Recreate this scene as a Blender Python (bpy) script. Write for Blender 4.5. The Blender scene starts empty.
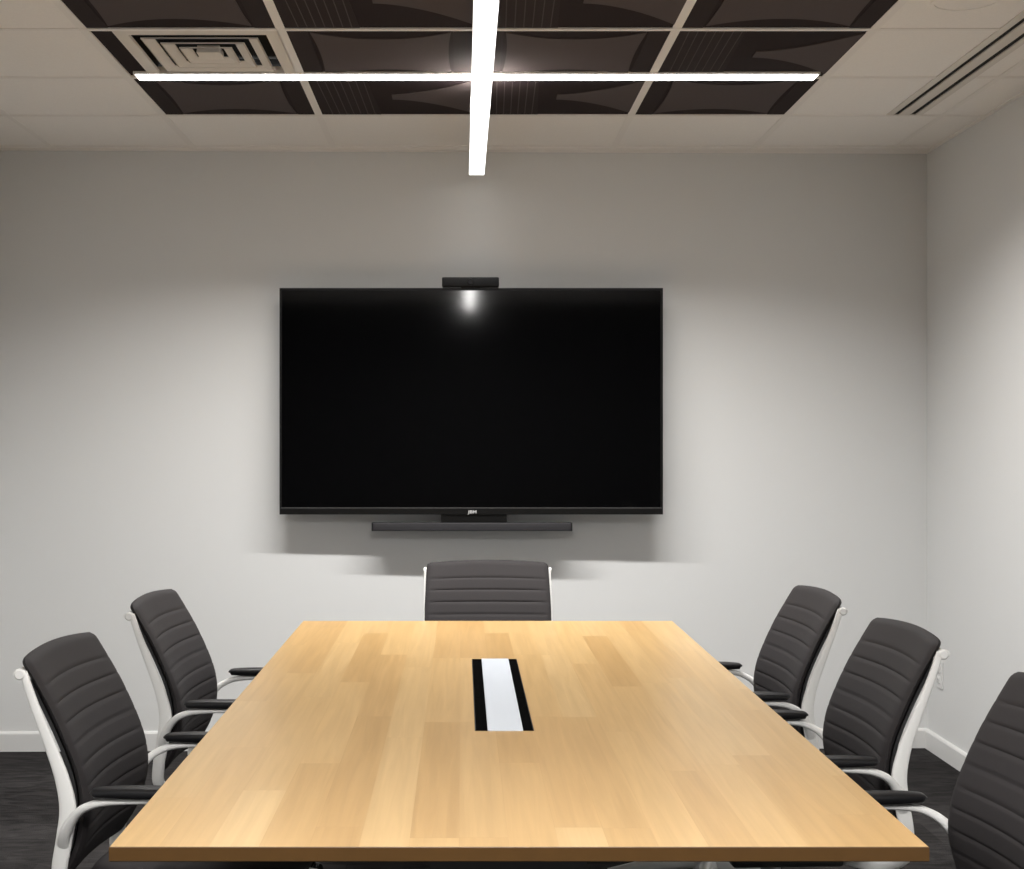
import bpy, bmesh, math, random
from mathutils import Vector, Matrix
random.seed(7)
C = bpy.context.scene.collection
PI = math.pi

# ------------------------------------------------------------------ materials
def lin(c):
    c = c / 255.0
    return c / 12.92 if c <= .04045 else ((c + .055) / 1.055) ** 2.4
def rgb(r, g, b): return (lin(r), lin(g), lin(b), 1)

def mat(name, col, rough=.5, metal=0., spec=.5, bump=0., bscale=200., noise=0.):
    m = bpy.data.materials.new(name); m.use_nodes = True
    nt = m.node_tree; b = nt.nodes['Principled BSDF']
    b.inputs['Base Color'].default_value = col
    b.inputs['Roughness'].default_value = rough
    b.inputs['Metallic'].default_value = metal
    b.inputs['Specular IOR Level'].default_value = spec
    if bump or noise:
        tc = nt.nodes.new('ShaderNodeTexCoord')
        nz = nt.nodes.new('ShaderNodeTexNoise'); nz.inputs['Scale'].default_value = bscale
        nz.inputs['Detail'].default_value = 4
        nt.links.new(tc.outputs['Object'], nz.inputs['Vector'])
        if bump:
            bp = nt.nodes.new('ShaderNodeBump'); bp.inputs['Strength'].default_value = bump
            bp.inputs['Distance'].default_value = .002
            nt.links.new(nz.outputs['Fac'], bp.inputs['Height']); nt.links.new(bp.outputs['Normal'], b.inputs['Normal'])
        if noise:
            rp = nt.nodes.new('ShaderNodeValToRGB')
            rp.color_ramp.elements[0].position = .3; rp.color_ramp.elements[1].position = .7
            rp.color_ramp.elements[0].color = tuple(c * (1 - noise) for c in col[:3]) + (1,)
            rp.color_ramp.elements[1].color = tuple(c * (1 + noise) for c in col[:3]) + (1,)
            nt.links.new(nz.outputs['Fac'], rp.inputs['Fac']); nt.links.new(rp.outputs['Color'], b.inputs['Base Color'])
    return m

def emat(name, col, strength):
    m = bpy.data.materials.new(name); m.use_nodes = True
    b = m.node_tree.nodes['Principled BSDF']
    b.inputs['Base Color'].default_value = (.8, .8, .8, 1)
    b.inputs['Emission Color'].default_value = col
    b.inputs['Emission Strength'].default_value = strength
    return m

def math_node(nt, op, a, b=None):
    n = nt.nodes.new('ShaderNodeMath'); n.operation = op
    for i, v in enumerate((a, b)):
        if v is None: continue
        if isinstance(v, (int, float)): n.inputs[i].default_value = v
        else: nt.links.new(v, n.inputs[i])
    return n.outputs[0]

def wood_mat(name, cols, w=.078, L=.95, rough=.3):
    """butcher-block staves running along object Y"""
    m = bpy.data.materials.new(name); m.use_nodes = True
    nt = m.node_tree; b = nt.nodes['Principled BSDF']; N = nt.nodes.new; K = nt.links.new
    tc = N('ShaderNodeTexCoord'); sp = N('ShaderNodeSeparateXYZ'); K(tc.outputs['Object'], sp.inputs[0])
    xs = math_node(nt, 'DIVIDE', math_node(nt, 'ADD', sp.outputs['X'], 10.0), w)
    row = math_node(nt, 'FLOOR', xs)
    wn = N('ShaderNodeTexWhiteNoise'); wn.noise_dimensions = '1D'; K(row, wn.inputs['W'])
    yo = math_node(nt, 'ADD', math_node(nt, 'DIVIDE', math_node(nt, 'ADD', sp.outputs['Y'], 10.), L), math_node(nt, 'MULTIPLY', wn.outputs['Value'], 7.3))
    idx = math_node(nt, 'FLOOR', yo)
    cb = N('ShaderNodeCombineXYZ'); K(row, cb.inputs['X']); K(idx, cb.inputs['Y'])
    wn2 = N('ShaderNodeTexWhiteNoise'); wn2.noise_dimensions = '2D'; K(cb.outputs[0], wn2.inputs['Vector'])
    rp = N('ShaderNodeValToRGB'); rp.color_ramp.interpolation = 'LINEAR'
    el = rp.color_ramp.elements
    el[0].position = 0; el[0].color = cols[0]; el[1].position = 1; el[1].color = cols[-1]
    for i, c in enumerate(cols[1:-1]):
        e = el.new((i + 1) / (len(cols) - 1)); e.color = c
    K(wn2.outputs['Value'], rp.inputs['Fac'])
    # grain
    off = N('ShaderNodeVectorMath'); off.operation = 'SCALE'; K(wn2.outputs['Color'], off.inputs[0]); off.inputs['Scale'].default_value = 9.
    ad = N('ShaderNodeVectorMath'); ad.operation = 'ADD'; K(tc.outputs['Object'], ad.inputs[0]); K(off.outputs[0], ad.inputs[1])
    mp = N('ShaderNodeMapping'); mp.inputs['Scale'].default_value = (60, 2.2, 60); K(ad.outputs[0], mp.inputs['Vector'])
    nz = N('ShaderNodeTexNoise'); nz.inputs['Scale'].default_value = 1.; nz.inputs['Detail'].default_value = 5; nz.inputs['Distortion'].default_value = .6
    K(mp.outputs[0], nz.inputs['Vector'])
    r2 = N('ShaderNodeValToRGB'); r2.color_ramp.elements[0].position = .3; r2.color_ramp.elements[1].position = .72
    r2.color_ramp.elements[0].color = (.86, .83, .78, 1); r2.color_ramp.elements[1].color = (1.04, 1.03, 1.02, 1)
    K(nz.outputs['Fac'], r2.inputs['Fac'])
    mx = N('ShaderNodeMix'); mx.data_type = 'RGBA'; mx.blend_type = 'MULTIPLY'; mx.inputs['Factor'].default_value = 1
    K(rp.outputs['Color'], mx.inputs[6]); K(r2.outputs['Color'], mx.inputs[7])
    # thin glue lines between staves
    fr = math_node(nt, 'FRACT', xs); e1 = math_node(nt, 'LESS_THAN', fr, .012)
    fy = math_node(nt, 'FRACT', yo); e2 = math_node(nt, 'LESS_THAN', fy, .002)
    ln = math_node(nt, 'MULTIPLY', math_node(nt, 'MAXIMUM', e1, e2), .16)
    mx2 = N('ShaderNodeMix'); mx2.data_type = 'RGBA'; K(ln, mx2.inputs['Factor'])
    K(mx.outputs[2], mx2.inputs[6]); mx2.inputs[7].default_value = rgb(140, 95, 50)
    K(mx2.outputs[2], b.inputs['Base Color'])
    b.inputs['Roughness'].default_value = rough
    b.inputs['Specular IOR Level'].default_value = .45
    return m

def carpet_mat():
    m = bpy.data.materials.new('charcoal_carpet'); m.use_nodes = True
    nt = m.node_tree; b = nt.nodes['Principled BSDF']; N = nt.nodes.new; K = nt.links.new
    tc = N('ShaderNodeTexCoord')
    br = N('ShaderNodeTexBrick'); br.offset = .37; br.inputs['Scale'].default_value = 1
    br.inputs['Brick Width'].default_value = 1.0; br.inputs['Row Height'].default_value = .25
    br.inputs['Mortar Size'].default_value = .002
    br.inputs['Color1'].default_value = (0, 0, 0, 1); br.inputs['Color2'].default_value = (1, 1, 1, 1); br.inputs['Mortar'].default_value = (0, 0, 0, 1)
    K(tc.outputs['Object'], br.inputs['Vector'])
    rp = N('ShaderNodeValToRGB'); rp.color_ramp.elements[0].color = rgb(42, 40, 40); rp.color_ramp.elements[1].color = rgb(58, 56, 56)
    K(br.outputs['Color'], rp.inputs['Fac'])
    mp = N('ShaderNodeMapping'); mp.inputs['Scale'].default_value = (4.5, 15, 1); K(tc.outputs['Object'], mp.inputs['Vector'])
    nz = N('ShaderNodeTexNoise'); nz.inputs['Scale'].default_value = 1.4; nz.inputs['Detail'].default_value = 6; nz.inputs['Distortion'].default_value = 1.6
    K(mp.outputs[0], nz.inputs['Vector'])
    r2 = N('ShaderNodeValToRGB'); r2.color_ramp.elements[0].position = .35; r2.color_ramp.elements[1].position = .65
    r2.color_ramp.elements[0].color = (.55, .55, .55, 1); r2.color_ramp.elements[1].color = (1.25, 1.25, 1.25, 1)
    K(nz.outputs['Fac'], r2.inputs['Fac'])
    mx = N('ShaderNodeMix'); mx.data_type = 'RGBA'; mx.blend_type = 'MULTIPLY'; mx.inputs['Factor'].default_value = 1
    K(rp.outputs['Color'], mx.inputs[6]); K(r2.outputs['Color'], mx.inputs[7]); K(mx.outputs[2], b.inputs['Base Color'])
    n2 = N('ShaderNodeTexNoise'); n2.inputs['Scale'].default_value = 260; K(tc.outputs['Object'], n2.inputs['Vector'])
    bp = N('ShaderNodeBump'); bp.inputs['Strength'].default_value = .8; bp.inputs['Distance'].default_value = .006
    K(n2.outputs['Fac'], bp.inputs['Height']); K(bp.outputs['Normal'], b.inputs['Normal'])
    b.inputs['Roughness'].default_value = .95; b.inputs['Specular IOR Level'].default_value = .1
    return m

M = dict(
    wall=mat('painted_wall', (.72, .725, .72, 1), .85, spec=.2, bump=.08, bscale=90),
    wall_dark=mat('wall_darkened_for_tv', (.03, .03, .032, 1), .8, spec=.2, bump=.08, bscale=90),  # unseen rear wall, coloured dark so the television reflects black
    ceil=mat('white_ceiling_tile', (.93, .90, .86, 1), .9, spec=.1, bump=.15, bscale=160, noise=.02),
    tbar=mat('cream_grid_metal', (.88, .845, .80, 1), .45, spec=.4),
    base=mat('white_baseboard', (.74, .74, .73, 1), .4),
    carpet=carpet_mat(),
    tile_dark=mat('dark_felt', rgb(40, 31, 31), .85, spec=.15, bump=.3, bscale=300),
    tile_grey=mat('grey_felt', rgb(84, 76, 76), .85, spec=.15, bump=.3, bscale=300),
    tile_mid=mat('mid_felt', rgb(49, 41, 41), .85, spec=.15, bump=.3, bscale=300),
    wood=wood_mat('butcher_block_maple', [rgb(174, 141, 92), rgb(182, 149, 100), rgb(189, 158, 109), rgb(178, 145, 96), rgb(193, 164, 117), rgb(185, 153, 104)]),
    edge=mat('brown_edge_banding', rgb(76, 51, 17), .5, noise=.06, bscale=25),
    black=mat('black_plastic', (.006, .006, .007, 1), .4, spec=.25),
    bezel=mat('black_bezel', (.004, .004, .004, 1), .4, spec=.2),
    screen=mat('glossy_screen', (.0012, .0012, .0014, 1), .07, spec=.45),
    dgrey=mat('dark_grey_grille', (.018, .017, .020, 1), .6, bump=.3, bscale=900),
    silver=mat('silver_print', (.5, .5, .5, 1), .4),
    line=mat('grey_trim_line', (.06, .06, .06, 1), .3),
    lens=mat('camera_lens_glass', (.004, .004, .006, 1), .35, spec=.3),
    fabric=mat('charcoal_fabric', rgb(40, 37, 38), .78, spec=.3, bump=.25, bscale=700),
    seam=mat('dark_stitching', rgb(30, 28, 28), .9),
    shell=mat('dark_grey_shell', rgb(40, 40, 41), .5),
    white=mat('white_frame_plastic', rgb(222, 222, 220), .35, spec=.5),
    pad=mat('black_armrest', (.007, .007, .008, 1), .38, spec=.3),
    steel=mat('grey_steel', (.35, .35, .36, 1), .35, metal=.8),
    lid=mat('white_aluminium_lid', rgb(188, 194, 202), .4, spec=.4),
    brush=mat('black_brush', (.003, .003, .003, 1), .9, spec=.0),
    duct=mat('dark_duct', (.006, .006, .006, 1), .9),
    vent=mat('vent_white', (.76, .72, .67, 1), .7, spec=.2),
    leg=mat('dark_table_metal', (.05, .05, .055, 1), .45),
    light=emat('led_diffuser', (1., .98, .955, 1), 4.),
    light2=emat('led_diffuser_drop', (1., .98, .955, 1), .95),
    light3=emat('led_diffuser_rear', (1., .98, .955, 1), 22.),
)

# ------------------------------------------------------------------ mesh helpers
def box(bm, x0, x1, y0, y1, z0, z1, mi=0):
    vs = [bm.verts.new(p) for p in ((x0,y0,z0),(x1,y0,z0),(x1,y1,z0),(x0,y1,z0),(x0,y0,z1),(x1,y0,z1),(x1,y1,z1),(x0,y1,z1))]
    fs = []
    for f in ((3,2,1,0),(4,5,6,7),(0,1,5,4),(1,2,6,5),(2,3,7,6),(3,0,4,7)):
        fc = bm.faces.new([vs[i] for i in f]); fc.material_index = mi; fs.append(fc)
    return vs, fs

def bbox(x0, x1, y0, y1, z0, z1, bev=.003, seg=2):
    bm = bmesh.new(); box(bm, x0, x1, y0, y1, z0, z1)
    if bev: bmesh.ops.bevel(bm, geom=bm.edges[:], offset=bev, segments=seg, profile=.6, affect='EDGES')
    return bm

def rings(bm, rs, cap=True, closed=True, mi=0):
    """loft a list of rings (lists of Vector)"""
    vr = [[bm.verts.new(p) for p in r] for r in rs]
    n = len(vr[0])
    for a, b in zip(vr[:-1], vr[1:]):
        for i in range(n if closed else n - 1):
            j = (i + 1) % n
            f = bm.faces.new((a[i], a[j], b[j], b[i])); f.material_index = mi
    if cap:
        f = bm.faces.new(list(reversed(vr[0]))); f.material_index = mi
        f = bm.faces.new(vr[-1]); f.material_index = mi
    return vr

def catmull(pts, n=8):
    out = []
    P = [pts[0]] + list(pts) + [pts[-1]]
    for i in range(1, len(P) - 2):
        p0, p1, p2, p3 = (Vector(q) for q in P[i-1:i+3])
        for k in range(n):
            t = k / n
            out.append(.5 * ((2*p1) + (p2-p0)*t + (2*p0-5*p1+4*p2-p3)*t*t + (3*p1-p0-3*p2+p3)*t**3))
    out.append(Vector(pts[-1])); return out

def sweep(bm, pts, ra, rb, up=(1, 0, 0), n=14, sq=2.0, res=8):
    """superelliptic section (ra along 'up' axis, rb across) along a smooth path; pts = xyz; ra, rb lists per pt"""
    four = [Vector((*p, )) for p in pts]
    path = catmull(pts, res)
    rr = catmull([(a, b, 0) for a, b in zip(ra, rb)], res)
    rs = []
    for i, p in enumerate(path):
        t = (path[min(i+1, len(path)-1)] - path[max(i-1, 0)]).normalized()
        u = Vector(up); u = (u - t * u.dot(t)).normalized(); v = t.cross(u)
        a, b = rr[i].x, rr[i].y; r = []
        for k in range(n):
            th = 2*PI*k/n; c, s = math.cos(th), math.sin(th)
            r.append(p + u*(a*math.copysign(abs(c)**(2/sq), c)) + v*(b*math.copysign(abs(s)**(2/sq), s)))
        rs.append(r)
    rings(bm, rs)

def cyl(bm, p0, p1, r0, r1=None, n=20, bev=0):
    r1 = r0 if r1 is None else r1
    p0, p1 = Vector(p0), Vector(p1); t = (p1-p0).normalized()
    u = t.orthogonal().normalized(); v = t.cross(u)
    def ring(p, r): return [p + u*r*math.cos(2*PI*k/n) + v*r*math.sin(2*PI*k/n) for k in range(n)]
    if bev: L = [ring(p0, r0-bev), ring(p0+t*bev, r0), ring(p1-t*bev, r1), ring(p1, r1-bev)]
    else: L = [ring(p0, r0), ring(p1, r1)]
    rings(bm, L)

def obj(name, bm, mats, parent=None, smooth=False, loc=None):
    bmesh.ops.recalc_face_normals(bm, faces=bm.faces[:])
    me = bpy.data.meshes.new(name); bm.to_mesh(me); bm.free()
    for m in (mats if isinstance(mats, (list, tuple)) else [mats]): me.materials.append(M[m])
    if smooth:
        me.polygons.foreach_set('use_smooth', [True]*len(me.polygons))
        me.set_sharp_from_angle(angle=math.radians(38))
    o = bpy.data.objects.new(name, me); C.objects.link(o)
    if parent: o.parent = parent
    if loc: o.location = loc
    return o

def tag(o, label=None, cat=None, group=None, kind=None):
    if label: o['label'] = label
    if cat: o['category'] = cat
    if group: o['group'] = group
    if kind: o['kind'] = kind
    return o

def thing(name, label, cat, loc=(0, 0, 0), rz=0, group=None):
    o = bpy.data.objects.new(name, None); C.objects.link(o); o.empty_display_size = .1
    o.location = loc; o.rotation_euler = (0, 0, rz)
    return tag(o, label, cat, group)

def struct(name, bm, m, label=None):
    return tag(obj(name, bm, m), label, None, None, 'structure')

# ------------------------------------------------------------------ camera constants (room in metres, x right, y into room)
F = 1473.0; VX, VY = 462.0, 436.0; EYE = 1.38
CZ = EYE + 1.255          # ceiling height
XL, XR = -2.14, 2.06      # side walls
YF = -1.25                # wall behind the camera
YBL, YBR = 6.45, 6.525    # far wall, very slightly out of square
def yb(x): return YBL + (YBR - YBL) * (x + 2.04) / 4.1
cam = bpy.data.cameras.new('camera'); co = bpy.data.objects.new('camera', cam); C.objects.link(co)
co.location = (0, 0, EYE); co.rotation_euler = (PI/2, 0, 0)
cam.sensor_width = 36; cam.sensor_fit = 'HORIZONTAL'; cam.lens = F/1024*36
cam.shift_x = (512-VX)/1024; cam.shift_y = (VY-434.5)/1024; cam.clip_start = .05
bpy.context.scene.camera = co

# ------------------------------------------------------------------ setting
bm = bmesh.new(); box(bm, XL-.1, XR+.1, YF-.1, 6.75, -.1, 0); struct('floor', bm, 'carpet', 'charcoal plank carpet floor')
def wall_poly(pts, z0, z1):
    bm = bmesh.new(); rings(bm, [[Vector((x, y, z0)) for x, y in pts], [Vector((x, y, z1)) for x, y in pts]]); return bm
H = CZ + .12
struct('wall_back', wall_poly([(XL-.1, yb(XL-.1)), (XR+.1, yb(XR+.1)), (XR+.1, yb(XR)+.15), (XL-.1, yb(XL)+.15)], 0, H), 'wall', 'light grey painted wall behind the television')
struct('wall_right', wall_poly([(XR, YF-.1), (XR+.1, YF-.1), (XR+.1, yb(XR)), (XR, yb(XR))], 0, H), 'wall', 'light grey painted wall on the right')
struct('wall_left', wall_poly([(XL-.1, YF-.1), (XL, YF-.1), (XL, yb(XL)), (XL-.1, yb(XL))], 0, H), 'wall')
struct('wall_front', wall_poly([(XL, YF-.1), (XR, YF-.1), (XR, YF), (XL, YF)], 0, H), 'wall_dark')
def baseboard(name, ax, ay, bx, by, nx, ny):
    """profiled skirting from a to b, n pointing into the room"""
    prof = [(0, 0), (.013, 0), (.013, .076), (.009, .083), (.004, .086), (0, .086)]
    bm = bmesh.new()
    rings(bm, [[Vector((ax+nx*d, ay+ny*d, z)) for d, z in prof], [Vector((bx+nx*d, by+ny*d, z)) for d, z in prof]])
    struct(name, bm, 'base')
baseboard('baseboard_back', XL, yb(XL), XR, yb(XR), 0, -1)
baseboard('baseboard_right', XR, YF, XR, yb(XR)-.013, -1, 0)
baseboard('baseboard_left', XL, YF, XL, yb(XL)-.013, 1, 0)

# ceiling grid: 0.61 m modules
GX = [.051 + .61*k for k in range(-4, 4)]           # T lines along y
GY = [5.764 + .61*k for k in range(-12, 2)]         # T lines along x
DX = (GX[2], GX[6]); 
dark_cells = {(i, j) for i in range(2, 6) for j in (9, 10, 11)}
# which dark field belongs to the second cross further back (same layout behind the lens)
dark2 = {(i, j) for i in range(2, 6) for j in (2, 3, 4)}
bm = bmesh.new()
xs = [XL] + [g for g in GX if XL < g < XR] + [XR]
ys = [YF] + [g for g in GY if YF < g < 6.6] + [6.6]
tb = .011
SLX0, SLX1 = 1.655, 1.795       # linear slot diffuser strip
SLY0, SLY1 = 2.10, 5.764
for xa, xb in zip(xs[:-1], xs[1:]):
    for ya, yb_ in zip(ys[:-1], ys[1:]):
        cx, cy = (xa+xb)/2, (ya+yb_)/2
        if DX[0] < cx < DX[1] and (GY[9] < cy < GY[12]): continue
        if DX[0] < cx < DX[1] and (GY[2] < cy < GY[5]): continue
        parts = [(xa, xb)]
        if SLY0 < cy < SLY1:
            if xa < SLX0 < SLX1 < xb: parts = [(xa, SLX0), (SLX1, xb)]
        for a, b in parts:
            if b - a > .02: box(bm, a+(.004 if a != SLX1 else .0), b-(.004 if b != SLX0 else 0), ya+.004, yb_-.004, CZ, CZ+.015)
box(bm, XL-.1, XR+.1, YF-.1, 6.8, CZ+.10, CZ+.14)
struct('ceiling', bm, 'ceil', 'white tiled suspended ceiling')
bm = bmesh.new()
def tstrip(x0, x1, y0, y1, w=tb):
    if abs(x1-x0) < 1e-6: box(bm, x0-w, x0+w, y0, y1, CZ-.002, CZ+.03)
    else: box(bm, x0, x1, y0-w, y0+w, CZ-.003, CZ+.03)
for g in xs[1:-1]:
    if SLX0 < g < SLX1: continue
    wide = tb + (.003 if DX[0]-.01 < g < DX[1]+.01 else 0)
    tstrip(g, g, YF, yb(g), wide)
for g in ys[1:-1]:
    if SLY0 < g < SLY1-.02: tstrip(XL, SLX0, g, g); tstrip(SLX1, XR, g, g)
    else: tstrip(XL, XR, g, g)
bm2 = bm
struct('trim_1', bm, 'tbar', 'cream metal grid between the ceiling tiles')
bm = bmesh.new()   # wall angle round the ceiling edge
box(bm, XL, XR, yb(0)-.06, yb(0)+.1, CZ-.005, CZ+.004)
box(bm, XR-.02, XR+.01, YF, 6.6, CZ-.0045, CZ+.004); box(bm, XL-.01, XL+.02, YF, 6.6, CZ-.0045, CZ+.004)
struct('trim_2', bm, 'tbar')

# ------------------------------------------------------------------ dark patterned ceiling tiles
def arc_poly(pts_fn):
    return pts_fn
def pillow(cx0, cx1, cy0, cy1, sag, n=14):
    c = [(cx0, cy0), (cx1, cy0), (cx1, cy1), (cx0, cy1)]; out = []
    mx, my = (cx0+cx1)/2, (cy0+cy1)/2
    sg = [(0, sag), (-sag*.12, 0), (0, -sag), (sag*.12, 0)]
    for k in range(4):
        a, b = c[k], c[(k+1) % 4]
        for i in range(n):
            t = i/n; s = 4*t*(1-t)
            out.append((a[0]+(b[0]-a[0])*t+sg[k][0]*s, a[1]+(b[1]-a[1])*t+sg[k][1]*s))
    return out
def fish(n=16):
    out = []
    for i in range(n+1):                    # lower edge, tip -> right edge
        t = i/n; out.append((.50+.5*t, .44-.38*t**1.7))
    for i in range(n+1):
        t = 1-i/n; out.append((.50+.5*t, .56+.38*t**1.7))
    return out
def extr(bm, poly, x0, y0, s, z0, z1, mi):
    a = [Vector((x0+u*s, y0+v*s, z0)) for u, v in poly]; b = [Vector((p.x, p.y, z1)) for p in a]
    rings(bm, [a, b], mi=mi)
def dark_tile(i, j, kind, label):
    x0, y0 = GX[i]+.0, GY[j-1]; s = .61; a = .006/s
    t = thing_mesh = bmesh.new()
    box(t, a*s, s-a*s, a*s, s-a*s, .003, .018, 0)
    if kind == 'A':
        extr(t, [(u, v) for u, v in [(.02, .02), (.13, .02), (.13, .98), (.02, .98)]], 0, 0, s, .0015, .004, 2)
        extr(t, [(u, v) for u, v in [(.87, .02), (.98, .02), (.98, .98), (.87, .98)]], 0, 0, s, .0015, .004, 2)
        extr(t, pillow(.14, .86, .06, .94, .13), 0, 0, s, 0, .004, 1)
    else:
        extr(t, fish(), 0, 0, s*.985, 0, .004, 1)
        extr(t, [(.02, .02), (.36, .02), (.40, .98), (.02, .98)], 0, 0, s, .0015, .004, 2)
        for k in range(7):
            u = .07 + k*.045
            q = [(u+.02*v, v) for v in [.03+.94*w/8 for w in range(9)]]
            extr(t, q + [(p[0]+.005, p[1]) for p in reversed(q)], 0, 0, s, .001, .004, 1)
    o = obj('acoustic_panel', t, ['tile_dark', 'tile_grey', 'tile_mid'], loc=(x0, y0, CZ-.001))
    return tag(o, label, 'acoustic panel', 'dark patterned acoustic panels')
# rows: 11 = nearest the television wall, 10 = middle, 9 = nearest the viewer
names = {
 (2, 12): ('A', "dark panel with grey pillow shape, left end of the row nearest the television wall"),
 (3, 12): ('B', "dark panel with grey fin, left of the hanging light, in row nearest television wall"),
 (4, 12): ('B', "dark panel with grey fin, right of the hanging light, in row nearest television wall"),
 (5, 12): ('A', "dark panel with grey pillow shape, right end of the row nearest the television wall"),
 (3, 11): ('A', "dark ceiling panel with grey pillow shape, between square air diffuser and hanging light"),
 (4, 11): ('A', "dark ceiling panel with grey pillow shape, middle row, just right of the hanging light"),
 (5, 11): ('B', "dark ceiling panel with grey fin shape, at right end of the middle row"),
 (2, 10): ('A', "dark panel with grey pillow shape, cut by photo's top edge above square air diffuser"),
 (3, 10): ('B', "dark panel with grey fin, cut by photo's top edge, left of the hanging light"),
 (4, 10): ('B', "dark panel with grey fin, cut by photo's top edge, right of the hanging light"),
 (5, 10): ('A', "dark panel with grey pillow shape, cut by photo's top edge, rightmost in its row"),
}
for (i, j), (k, lab) in names.items(): dark_tile(i, j, k, lab)

# ------------------------------------------------------------------ air diffuser in the dark field
t = thing('square_air_diffuser', 'cream square ceiling air diffuser with nested louvres set among the dark tiles', 'air vent', (-.829, GY[11]-.305, CZ))
# cell centre x = (GX[2]+GX[3])/2 = -0.864; the face sits against the right grid bar, a dark strip stays open on the left
cxl, cxr = -1.085+.829, GX[3]+.829-.012
ch = .293
bm = bmesh.new()
ocx, ocy = (cxl+cxr)/2, 0
def sqring(hx, hy, z): return [Vector((ocx-hx, -hy, z)), Vector((ocx+hx, -hy, z)), Vector((ocx+hx, hy, z)), Vector((ocx-hx, hy, z))]
HX, HY = (cxr-cxl)/2, ch
rings(bm, [sqring(HX, HY, .004), sqring(HX, HY, -.002), sqring(HX*.84, HY*.84, -.002), sqring(HX*.83, HY*.83, .006)], cap=False)
obj('face_frame', bm, 'vent', t)
for k, (so, si) in enumerate(((.72, .58), (.52, .38), (.33, .20))):
    bm = bmesh.new()
    rings(bm, [sqring(HX*so, HY*so, -.004), sqring(HX*so, HY*so, 0), sqring(HX*si, HY*si, .009), sqring(HX*si, HY*si, .007), sqring(HX*so-.004, HY*so-.004, -.004)], cap=False)
    obj('louvre', bm, 'vent', t)
bm = bmesh.new(); rings(bm, [sqring(HX*.15, HY*.15, -.004), sqring(HX*.14, HY*.14, .02)]); obj('centre_plate', bm, 'vent', t)
bm = bmesh.new(); box(bm, GX[2]+.829+.012, cxr, -ch, ch, .05, .06)
for a, b, c, d in ((cxl, cxr, -ch, -HY*.86), (cxl, cxr, HY*.86, ch), (cxl, ocx-HX*.86, -ch, ch), (ocx+HX*.86, cxr, -ch, ch)): box(bm, a, b, c, d, .0065, .055)
obj('duct_opening', bm, 'duct', t)
bm = bmesh.new(); box(bm, GX[2]+.829+.012, cxl-.001, -ch, ch, .004, .02); obj('dark_side_strip', bm, 'tile_dark', t)

# linear slot diffuser
t = thing('slot_air_diffuser', 'long linear ceiling air diffuser with two black slots near the right wall', 'air vent', (0, 0, CZ))
bm = bmesh.new()
for a, b in ((SLX0, 1.683), (1.703, 1.746), (1.768, SLX1)): box(bm, a+.001, b, SLY0, SLY1-.012, -.003, .012)
box(bm, SLX0+.001, SLX1, SLY1-.014, SLY1-.011, -.003, .012)
obj('slot_frame', bm, 'vent', t)
for a, b in ((1.683, 1.703), (1.746, 1.768)):
    bm = bmesh.new(); box(bm, a-.002, b+.002, SLY0, SLY1-.013, .002, .02); obj('black_slot', bm, 'duct', t)

# round ceiling speaker
t = thing('ceiling_speaker', 'faint white round speaker grille flush in the ceiling tile left of the slot diffuser', 'speaker', (1.452, 4.24, CZ))
bm = bmesh.new(); cyl(bm, (0, 0, -.003), (0, 0, .004), .088, n=48, bev=.001); obj('grille', bm, 'ceil', t, True)
bm = bmesh.new()
rs = []
for r, z in ((.088, -.002), (.089, -.005), (.098, -.005), (.100, -.001), (.100, .003), (.088, .003)):
    rs.append([Vector((r*math.cos(2*PI*k/48), r*math.sin(2*PI*k/48), z)) for k in range(48)])
rings(bm, rs, cap=False); obj('rim', bm, 'ceil', t, True)

# ------------------------------------------------------------------ linear lights
LXc = .0635
def strip_lamp(name, t, sx, sy, z, power, spread):
    l = bpy.data.lights.new(name, 'AREA'); l.shape = 'RECTANGLE'; l.size = sx; l.size_y = sy
    l.energy = power; l.color = (1., .98, .955); l.spread = math.radians(spread)
    o = bpy.data.objects.new(name, l); C.objects.link(o); o.parent = t; o.location = (0, 0, z)
def flat_light(yc, label, em, power, spread, name='ceiling_strip_light'):
    t = thing(name, label, 'ceiling light', (.051, yc, CZ))
    bm = bmesh.new()
    box(bm, -1.18, 1.18, -.046, -.040, -.006, .02); box(bm, -1.18, 1.18, .040, .046, -.006, .02)
    box(bm, -1.186, -1.18, -.046, .046, -.006, .02); box(bm, 1.18, 1.186, -.046, .046, -.006, .02)
    obj('housing', bm, 'tbar', t)
    bm = bbox(-1.18, 1.18, -.040, .040, -.008, .01, .002); obj('light_diffuser', bm, em, t)
    strip_lamp('strip_lamp', t, 2.34, .076, -.0095, power, spread)
    return t
def drop_light(y0, y1, label, em, power, spread):
    yc = (y0+y1)/2; L = (y1-y0)/2
    t = thing('hanging_strip_light', label, 'ceiling light', (LXc, yc, CZ-.125))
    bm = bbox(-.034, .034, -L, L, .006, .036, .002); obj('housing', bm, 'tbar', t)
    bm = bbox(-.033, .033, -L, L, 0, .006, .002); obj('light_diffuser', bm, em, t)
    strip_lamp('strip_lamp', t, .06, 2*L-.02, -.0015, power, spread)
    for y in (-L*.75, L*.75):
        bm = bmesh.new(); cyl(bm, (0, y, .034), (0, y, .122), .006, n=10); obj('drop_rod', bm, 'tbar', t, True)
    return t
flat_light(5.128, 'long glowing strip light set across the ceiling, running left to right over the dark tiles', 'light', 29, 137)
drop_light(3.84, 6.38, 'glowing hanging strip light pointing at the television wall, crossing the other strip', 'light2', .6, 90)
flat_light(.884, 'second strip light across the ceiling above the viewer, outside the photo', 'light', 30, 160)
drop_light(-.43, 2.12, 'second hanging strip light above the viewer, seen only as a reflection in the television', 'light3', 16, 160)

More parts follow.
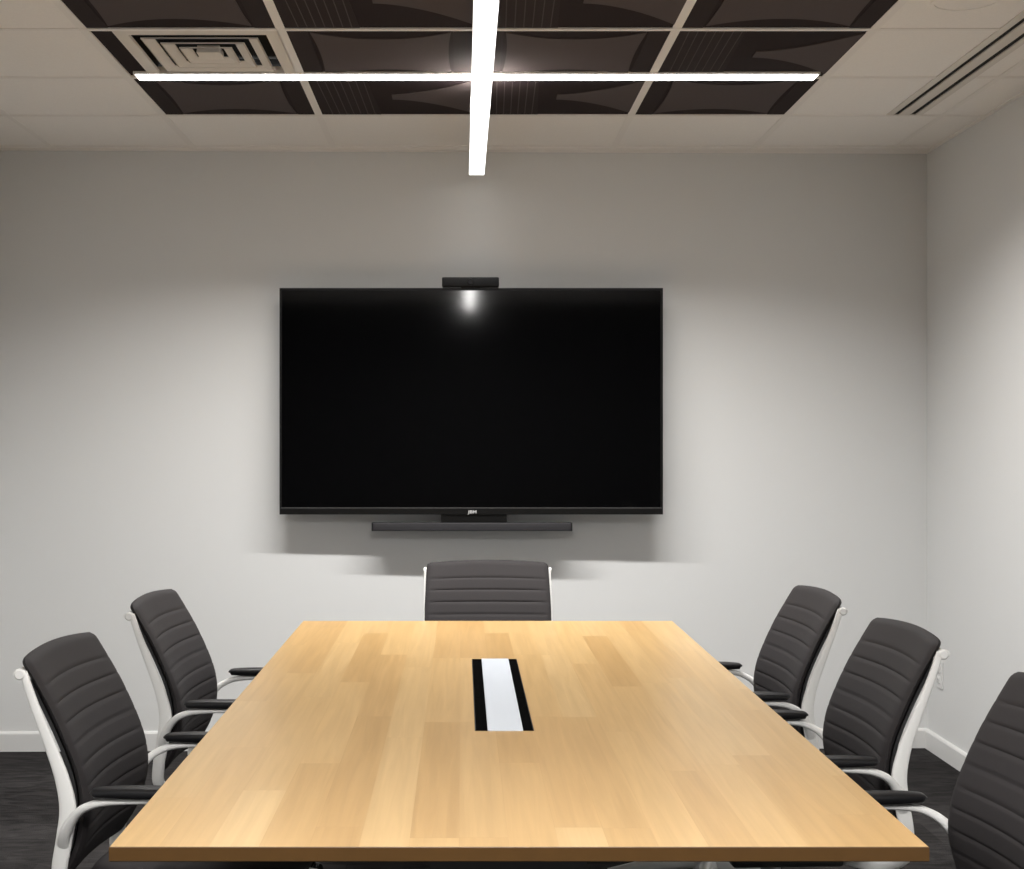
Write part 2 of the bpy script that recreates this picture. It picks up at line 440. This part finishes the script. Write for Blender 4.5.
# ------------------------------------------------------------------ television
TVY = 6.335; s = TVY/F
tx0, tx1 = (279.5-VX)*s, (663-VX)*s; tz1, tz0 = EYE-(288-VY)*s, EYE-(514.5-VY)*s
tcx = (tx0+tx1)/2
t = thing('television', 'large black flat television mounted on the far wall', 'television', (tcx, TVY, tz0))
W, Hh = (tx1-tx0)/2, tz1-tz0
bm = bmesh.new()
bz = .010; bb = .030
box(bm, -W, W, 0, .040, 0, bb-.004); box(bm, -W, W, 0, .040, Hh-bz, Hh); box(bm, -W, -W+bz, 0, .040, bb-.004, Hh-bz); box(bm, W-bz, W, 0, .040, bb-.004, Hh-bz)
box(bm, -W+.004, W-.004, .02, .045, .004, Hh-.004)
obj('bezel', bm, 'bezel', t)
bm = bmesh.new(); box(bm, -W+bz, W-bz, .004, .02, bb, Hh-bz); obj('screen', bm, 'screen', t)
bm = bmesh.new(); box(bm, -W+.004, W-.004, -.001, .01, bb-.004, bb); obj('trim_line', bm, 'line', t)
bm = bmesh.new(); box(bm, -.28, .28, .045, .075, .14, .72); box(bm, -.24, -.18, .075, .10, .12, .74); box(bm, .18, .24, .075, .10, .12, .74); box(bm, -.3, .3, .10, yb(0)-TVY+.005, .3, .55)
obj('wall_mount', bm, 'leg', t)
cu = bpy.data.curves.new('logo', 'FONT'); cu.body = 'JBM'; cu.size = .0185; cu.extrude = .0006; cu.offset = .0006; cu.align_x = 'CENTER'
lg = bpy.data.objects.new('logo', cu); C.objects.link(lg); cu.materials.append(M['silver'])
dg = bpy.context.evaluated_depsgraph_get(); me = bpy.data.meshes.new_from_object(lg.evaluated_get(dg)); bpy.data.objects.remove(lg)
lg = bpy.data.objects.new('logo', me); C.objects.link(lg); lg.parent = t
lg.scale = (1.25, 1, 1); lg.rotation_euler = (PI/2, 0, 0); lg.location = ((472.5-VX)*s-tcx, -.0008, .005)
lg['label'] = 'small silver letters on the lower bezel'

# camera on the television
t = thing('conference_camera', 'small black conference camera bar sitting on top of the television', 'camera', ((470.5-VX)*s, TVY, tz1))
w = 57*s/2
bm = bbox(-w, w, -.012, .045, .004, .046, .006, 3); obj('camera_body', bm, 'black', t, True)
bm = bmesh.new(); cyl(bm, (0, -.012, .026), (0, -.017, .026), .014, .012, n=24); obj('lens', bm, 'lens', t, True)
bm = bmesh.new(); box(bm, -.04, .04, .002, .040, 0, .006); obj('clamp', bm, 'black', t)

# soundbar
sy = TVY - .005; s2 = sy/F
t = thing('soundbar', 'thin dark grey soundbar hanging below the television', 'soundbar', ((472-VX)*s2, sy, EYE-(531-VY)*s2))
bm = bbox(-100*s2, 100*s2, 0, .06, 0, 8.2*s2, .004, 3); obj('soundbar_body', bm, 'dgrey', t, True)
bm = bbox(-100*s2-.002, -100*s2+.006, -.001, .061, -.0005, 8.2*s2+.0005, .002); obj('end_cap', bm, 'black', t)
bm = bbox(100*s2-.006, 100*s2+.002, -.001, .061, -.0005, 8.2*s2+.0005, .002); obj('end_cap', bm, 'black', t)
bm = bbox(-31*s2, 35*s2, .012, .05, 8.2*s2, 16.4*s2, .003); box(bm, -.06, .06, .05, yb(0)-sy+.004, 9*s2, 14*s2); obj('bracket', bm, 'bezel', t)

# ------------------------------------------------------------------ conference table
TX0, TX1, TY0, TY1, TZ, TT = -.550, .728, 2.294, 5.10, .74, .0232
tcx, tcy = (TX0+TX1)/2, (TY0+TY1)/2
t = thing('conference_table', 'long maple butcher-block conference table with a brown edge in the room centre', 'table', (tcx, tcy, 0))
hx0, hx1, hy0, hy1 = .028-tcx, .157-tcx, 3.196-tcy, 4.227-tcy
bm = bmesh.new()
X0, X1, Y0, Y1 = TX0-tcx, TX1-tcx, TY0-tcy, TY1-tcy
def rect(x0, x1, y0, y1, z): return [Vector((x0, y0, z)), Vector((x1, y0, z)), Vector((x1, y1, z)), Vector((x0, y1, z))]
e = .0012
vr = rings(bm, [rect(hx0, hx1, hy0, hy1, TZ-TT), rect(hx0, hx1, hy0, hy1, TZ), rect(X0+e, X1-e, Y0+e, Y1-e, TZ), rect(X0, X1, Y0, Y1, TZ-e), rect(X0, X1, Y0, Y1, TZ-TT+e), rect(X0+e, X1-e, Y0+e, Y1-e, TZ-TT), rect(hx0, hx1, hy0, hy1, TZ-TT)], cap=False)
for f in bm.faces:
    if abs(f.normal.z) < .3: pass
bmesh.ops.recalc_face_normals(bm, faces=bm.faces[:])
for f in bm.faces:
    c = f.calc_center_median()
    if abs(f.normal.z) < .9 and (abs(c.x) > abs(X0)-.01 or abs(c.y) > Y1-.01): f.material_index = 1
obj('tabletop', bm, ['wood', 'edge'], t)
pm = bpy.data.objects.new('power_module', None)
bm = bmesh.new(); box(bm, hx0, hx1, hy0, hy1, TZ-.07, TZ-.03)
box(bm, hx0+.0005, hx0+.002, hy0, hy1, TZ-.04, TZ+.0006); box(bm, hx1-.002, hx1-.0005, hy0, hy1, TZ-.04, TZ+.0006)
pm = obj('power_module', bm, 'black', t); pm['label'] = 'black and white cable hatch let into the tabletop'
bm = bbox(.056-tcx, .133-tcx, hy0+.001, hy1-.001, TZ-.008, TZ+.0016, .0008); q = obj('lid', bm, 'lid', pm); q['label'] = 'white cable hatch lid'
split = 3.60-tcy
for a, b in ((hx0+.002, .0555-tcx), (.1335-tcx, hx1-.002)):
    for c, d in ((hy0+.001, split-.002), (split+.002, hy1-.001)):
        bm = bbox(a, b, c, d, TZ-.012, TZ+.0004, .0006); obj('brush_strip', bm, 'brush', pm)
# under-frame and two pedestal legs
bm = bmesh.new(); box(bm, -.42, .42, -1.15, 1.15, TZ-TT-.004, TZ-TT-.0005)
for x in (-.30, .27): box(bm, x, x+.03, -1.15, 1.15, TZ-TT-.034, TZ-TT-.002)
obj('under_frame', bm, 'leg', t)
for y in (-.85, .85):
    bm = bmesh.new()
    box(bm, -.15, .15, y-.03, y+.03, .03, TZ-TT-.03)
    obj('leg', bm, 'leg', t)
    bm = bbox(-.30, .30, y-.05, y+.05, 0, .03, .006); obj('foot', bm, 'leg', t)

# ------------------------------------------------------------------ chairs
def interp(tab, z):
    for (z0, a), (z1, b) in zip(tab[:-1], tab[1:]):
        if z0 >= z >= z1:
            k = (z0-z)/(z0-z1); return a + (b-a)*k
    return tab[-1][1] if z < tab[-1][0] else tab[0][1]
prof = [(.925, -.346), (.90, -.332), (.85, -.304), (.80, -.278), (.75, -.254), (.70, -.232), (.66, -.218), (.62, -.211), (.58, -.210), (.54, -.216), (.50, -.226), (.46, -.248), (.43, -.268)]
def fsm(z):   # smoothed profile
    return sum(interp(prof, z+d) for d in (-.02, -.01, 0, .01, .02))/5
SEAMS = [.855, .812, .769, .726, .683, .640, .597, .554, .511]
def make_chair(label):
    t = thing('office_chair', label, 'chair', group='office chairs around the table')
    # backrest cushion
    bm = bmesh.new(); ZT, ZB = .917, .435
    zs = []
    z = ZT
    while z > ZB: zs.append(z); z -= .0042
    zs.append(ZB)
    nx = 28
    rs = []
    for z in zs:
        dt, db = ZT-z, z-ZB
        R = .014
        def rnd(d, r): return 1.0 if d >= r else math.sqrt(max(0, 1-(1-d/r)**2))
        kt = rnd(dt, .016)*rnd(db, .016)
        wz = .232 - .006*max(0, (z-.75)/.17) - .035*max(0, (.60-z)/.17)**1.5
        inset = R*(1-rnd(dt, R)) + R*(1-rnd(db, R))
        w = wz - inset
        th = .0155*max(kt, .12)
        g = 0
        for sz in SEAMS: g -= .0034*math.exp(-((z-sz)/.0032)**2)
        ph = [abs(z-sz) for sz in SEAMS]
        r = []
        for side in (1, -1):
            for k in range(nx+1):
                tt = -1 + 2*k/nx
                u = math.sin(tt*PI/2)*.5 + tt*.5
                if abs(u) > .9999: v = 0
                else: v = (1-abs(u)**10)**(1/2.2)
                if side == -1:
                    u = -u
                    if k in (0, nx): continue
                u = -u; v *= side
                x = u*w
                bow = .020*(x/.22)**2
                gg = g*(1 - abs(u)**8) if side > 0 else 0
                zz = z - .010*(x/.22)**2*(max(0, (z-.80)/.125))
                y = fsm(z) - .0155 + bow + v*th + gg
                r.append(Vector((x, y, zz)))
        rs.append(r)
    rings(bm, rs)
    # piping-dark seam faces
    obj('backrest', bm, ['fabric'], t, True)
    # back shell
    bm = bmesh.new(); rs = []
    for k in range(24):
        z = .862 - (.862-.46)*k/23
        w = .222 - .03*max(0, (.60-z)/.17)
        r = []
        for i in range(13):
            x = -w + 2*w*i/12; r.append(Vector((x, fsm(z)-.030+.020*(x/.22)**2, z)))
        for i in range(12, -1, -1):
            x = -w + 2*w*i/12; r.append(Vector((x, fsm(z)-.038+.020*(x/.22)**2, z)))
        rs.append(r)
    rings(bm, rs); obj('back_shell', bm, 'shell', t, True)
    # white side posts + curl at top
    for sx in (-1, 1):
        bm = bmesh.new()
        pts = [(.230, -.333, .884), (.231, -.328, .866), (.232, -.308, .81), (.232, -.276, .73), (.232, -.250, .66), (.230, -.238, .595), (.224, -.248, .53), (.214, -.262, .46), (.19, -.264, .40), (.13, -.215, .365), (.06, -.13, .372)]
        ra = [.005, .0055, .006, .0065, .007, .008, .008, .009, .011, .011, .010]
        rb = [.007, .0085, .010, .0125, .0155, .0185, .018, .017, .016, .014, .011]
        sweep(bm, [(sx*p[0], p[1], p[2]) for p in pts], ra, rb, up=(1, 0, 0), sq=2.6, n=16)
        obj('back_post', bm, 'white', t, True)
        bm = bmesh.new(); cyl(bm, (sx*.222, -.340, .878), (sx*.239, -.340, .878), .0118, n=24, bev=.003)
        obj('post_cap', bm, 'white', t, True)
        # arm tube
        bm = bmesh.new()
        pts = [(.212, -.252, .490), (.238, -.244, .540), (.260, -.212, .590), (.274, -.178, .614), (.279, -.13, .625), (.279, -.03, .628), (.279, .06, .626), (.277, .09, .621)]
        ra = [.004, .008, .010, .010, .011, .012, .012, .008]
        rb = [.012, .013, .010, .0085, .0075, .006, .006, .005]
        sweep(bm, [(sx*p[0], p[1], p[2]) for p in pts], ra, rb, up=(1, 0, 0), sq=2.3)
        ar = obj('arm', bm, 'white', t, True)
        bm = bmesh.new()
        pts = [(.279, -.166, .642), (.279, -.158, .644), (.279, -.10, .645), (.279, -.01, .645), (.279, .07, .643), (.279, .09, .639), (.279, .096, .637)]
        sweep(bm, [(sx*p[0], p[1], p[2]) for p in pts], [.014, .021, .024, .025, .024, .020, .012], [.008, .010, .0125, .0125, .0125, .010, .004], up=(1, 0, 0), sq=2.8, n=20, res=5)
        obj('arm_pad', bm, 'pad', t, True)
    bm = bmesh.new(); cyl(bm, (-.225, -.352, .878), (.225, -.352, .878), .008, n=14); obj('cross_bar', bm, 'white', t, True)
    # seat
    bm = bmesh.new(); rs = []
    for k in range(40):
        y = -.205 + .445*k/39
        d0, d1 = k/39*.445, (1-k/39)*.445
        e = math.sqrt(max(0, 1-(1-min(1, d0/.03))**2))*math.sqrt(max(0, 1-(1-min(1, d1/.05))**2)); e = max(e, .1)
        w = .235 - .05*(1-min(1, d0/.10))**2 - .05*(1-min(1, d1/.09))**2
        zc = .442 + .006*math.cos((y)*5) - .016*max(0, (y-.10)/.13)**2
        g = -sum(.006*math.exp(-((y-q)/.005)**2) for q in (-.12, -.06, 0, .06, .12))
        r = []
        for i in range(36):
            a = 2*PI*i/36; c, s_ = math.cos(a), math.sin(a)
            u = math.copysign(abs(c)**(2/6), c); v = math.copysign(abs(s_)**(2/3), s_)
            r.append(Vector((u*w, y, zc + .010*(u*u) + v*.028*e + (g*(1-abs(u)**6) if v > .2 else 0))))
        rs.append(r)
    rings(bm, rs); obj('seat', bm, 'fabric', t, True)
    bm = bbox(-.11, .11, -.15, .12,.355, .418, .012, 3); obj('tilt_mechanism', bm, 'shell', t, True)
    bm = bmesh.new(); cyl(bm, (0, 0, .10), (0, 0, .37), .025, n=20); cyl(bm, (0, 0, .37), (0, 0, .375), .04, n=20); obj('gas_column', bm, 'steel', t, True)
    bm = bmesh.new(); cyl(bm, (0, 0, .075), (0, 0, .14), .045, .035, n=24, bev=.004)
    for k in range(5):
        a = 2*PI*k/5 + PI/2; d = Vector((math.cos(a), math.sin(a), 0))
        sweep(bm, [tuple(d*.02+Vector((0, 0, .105))), tuple(d*.15+Vector((0, 0, .095))), tuple(d*.30+Vector((0, 0, .070)))], [.022, .020, .014], [.018, .014, .010], up=(0, 0, 1), sq=3, res=4)
    obj('star_base', bm, 'white', t, True)
    for k in range(5):
        a = 2*PI*k/5 + PI/2; d = Vector((math.cos(a), math.sin(a), 0)); p = d*.295; n = Vector((-d.y, d.x, 0))
        bm = bmesh.new()
        for sg in (-1, 1): cyl(bm, p+n*sg*.006+Vector((0, 0, .0265)), p+n*sg*.024+Vector((0, 0, .0265)), .0265, n=24, bev=.003)
        cyl(bm, p+Vector((0, 0, .03)), p+Vector((0, 0, .075)), .007, n=10)
        obj('caster', bm, 'black', t, True)
    return t
def copy_tree(o, parent=None):
    c = o.copy(); C.objects.link(c)
    if parent: c.parent = parent
    for ch in list(o.children): copy_tree(ch, c)
    return c
spots = [
 (-.575, 3.31, -94, 'charcoal ribbed office chair with white frame, nearer of the two on the left side'),
 (-.572, 4.31, -93.5, 'charcoal ribbed office chair with white frame, farther of the two on the left side'),
 (.095, 5.16, 180, 'charcoal ribbed office chair at the far end of the table below the television'),
 (.738, 4.43, 93, 'charcoal ribbed office chair with white frame on the right side, farthest from the viewer'),
 (.754, 3.60, 93, 'charcoal ribbed office chair with white frame, middle one of the three on the right side'),
 (.794, 2.71, 94.5, 'charcoal ribbed office chair on the right side, nearest and cut by the photo edge'),
]
proto = None
for x, y, a, lab in spots:
    o = proto = make_chair(lab) if proto is None else None
    if o is None:
        o = copy_tree(first)
    else: first = o
    proto = first
    o['label'] = lab
    o.location = (x, y, 0); o.rotation_euler = (0, 0, math.radians(a))

# ------------------------------------------------------------------ wall outlet on the right wall
oy, oz = 6.34, .352
t = thing('wall_outlet', 'small white double power outlet low on the right wall near the corner', 'outlet', (XR, oy, oz))
bm = bbox(-.006, 0, -.036, .036, -.058, .058, .003); obj('cover_plate', bm, 'base', t)
for z in (-.022, .022):
    bm = bbox(-.012, -.005, -.016, .016, z-.014, z+.014, .004); q = obj('socket', bm, 'white', t)
    bm = bmesh.new()
    for y in (-.006, .006): box(bm, -.0125, -.0118, y-.001, y+.001, z-.004, z+.006)
    box(bm, -.0125, -.0118, -.002, .002, z-.010, z-.006)
    obj('slots', bm, 'black', q)

# ------------------------------------------------------------------ world + view
w = bpy.data.worlds.new('world'); bpy.context.scene.world = w; w.use_nodes = True
w.node_tree.nodes['Background'].inputs[0].default_value = (.5, .5, .5, 1); w.node_tree.nodes['Background'].inputs[1].default_value = 0.0
vs = bpy.context.scene.view_settings
vs.view_transform = 'Standard'; vs.look = 'None'; vs.gamma = 1; vs.use_curve_mapping = False; vs.exposure = 1.3
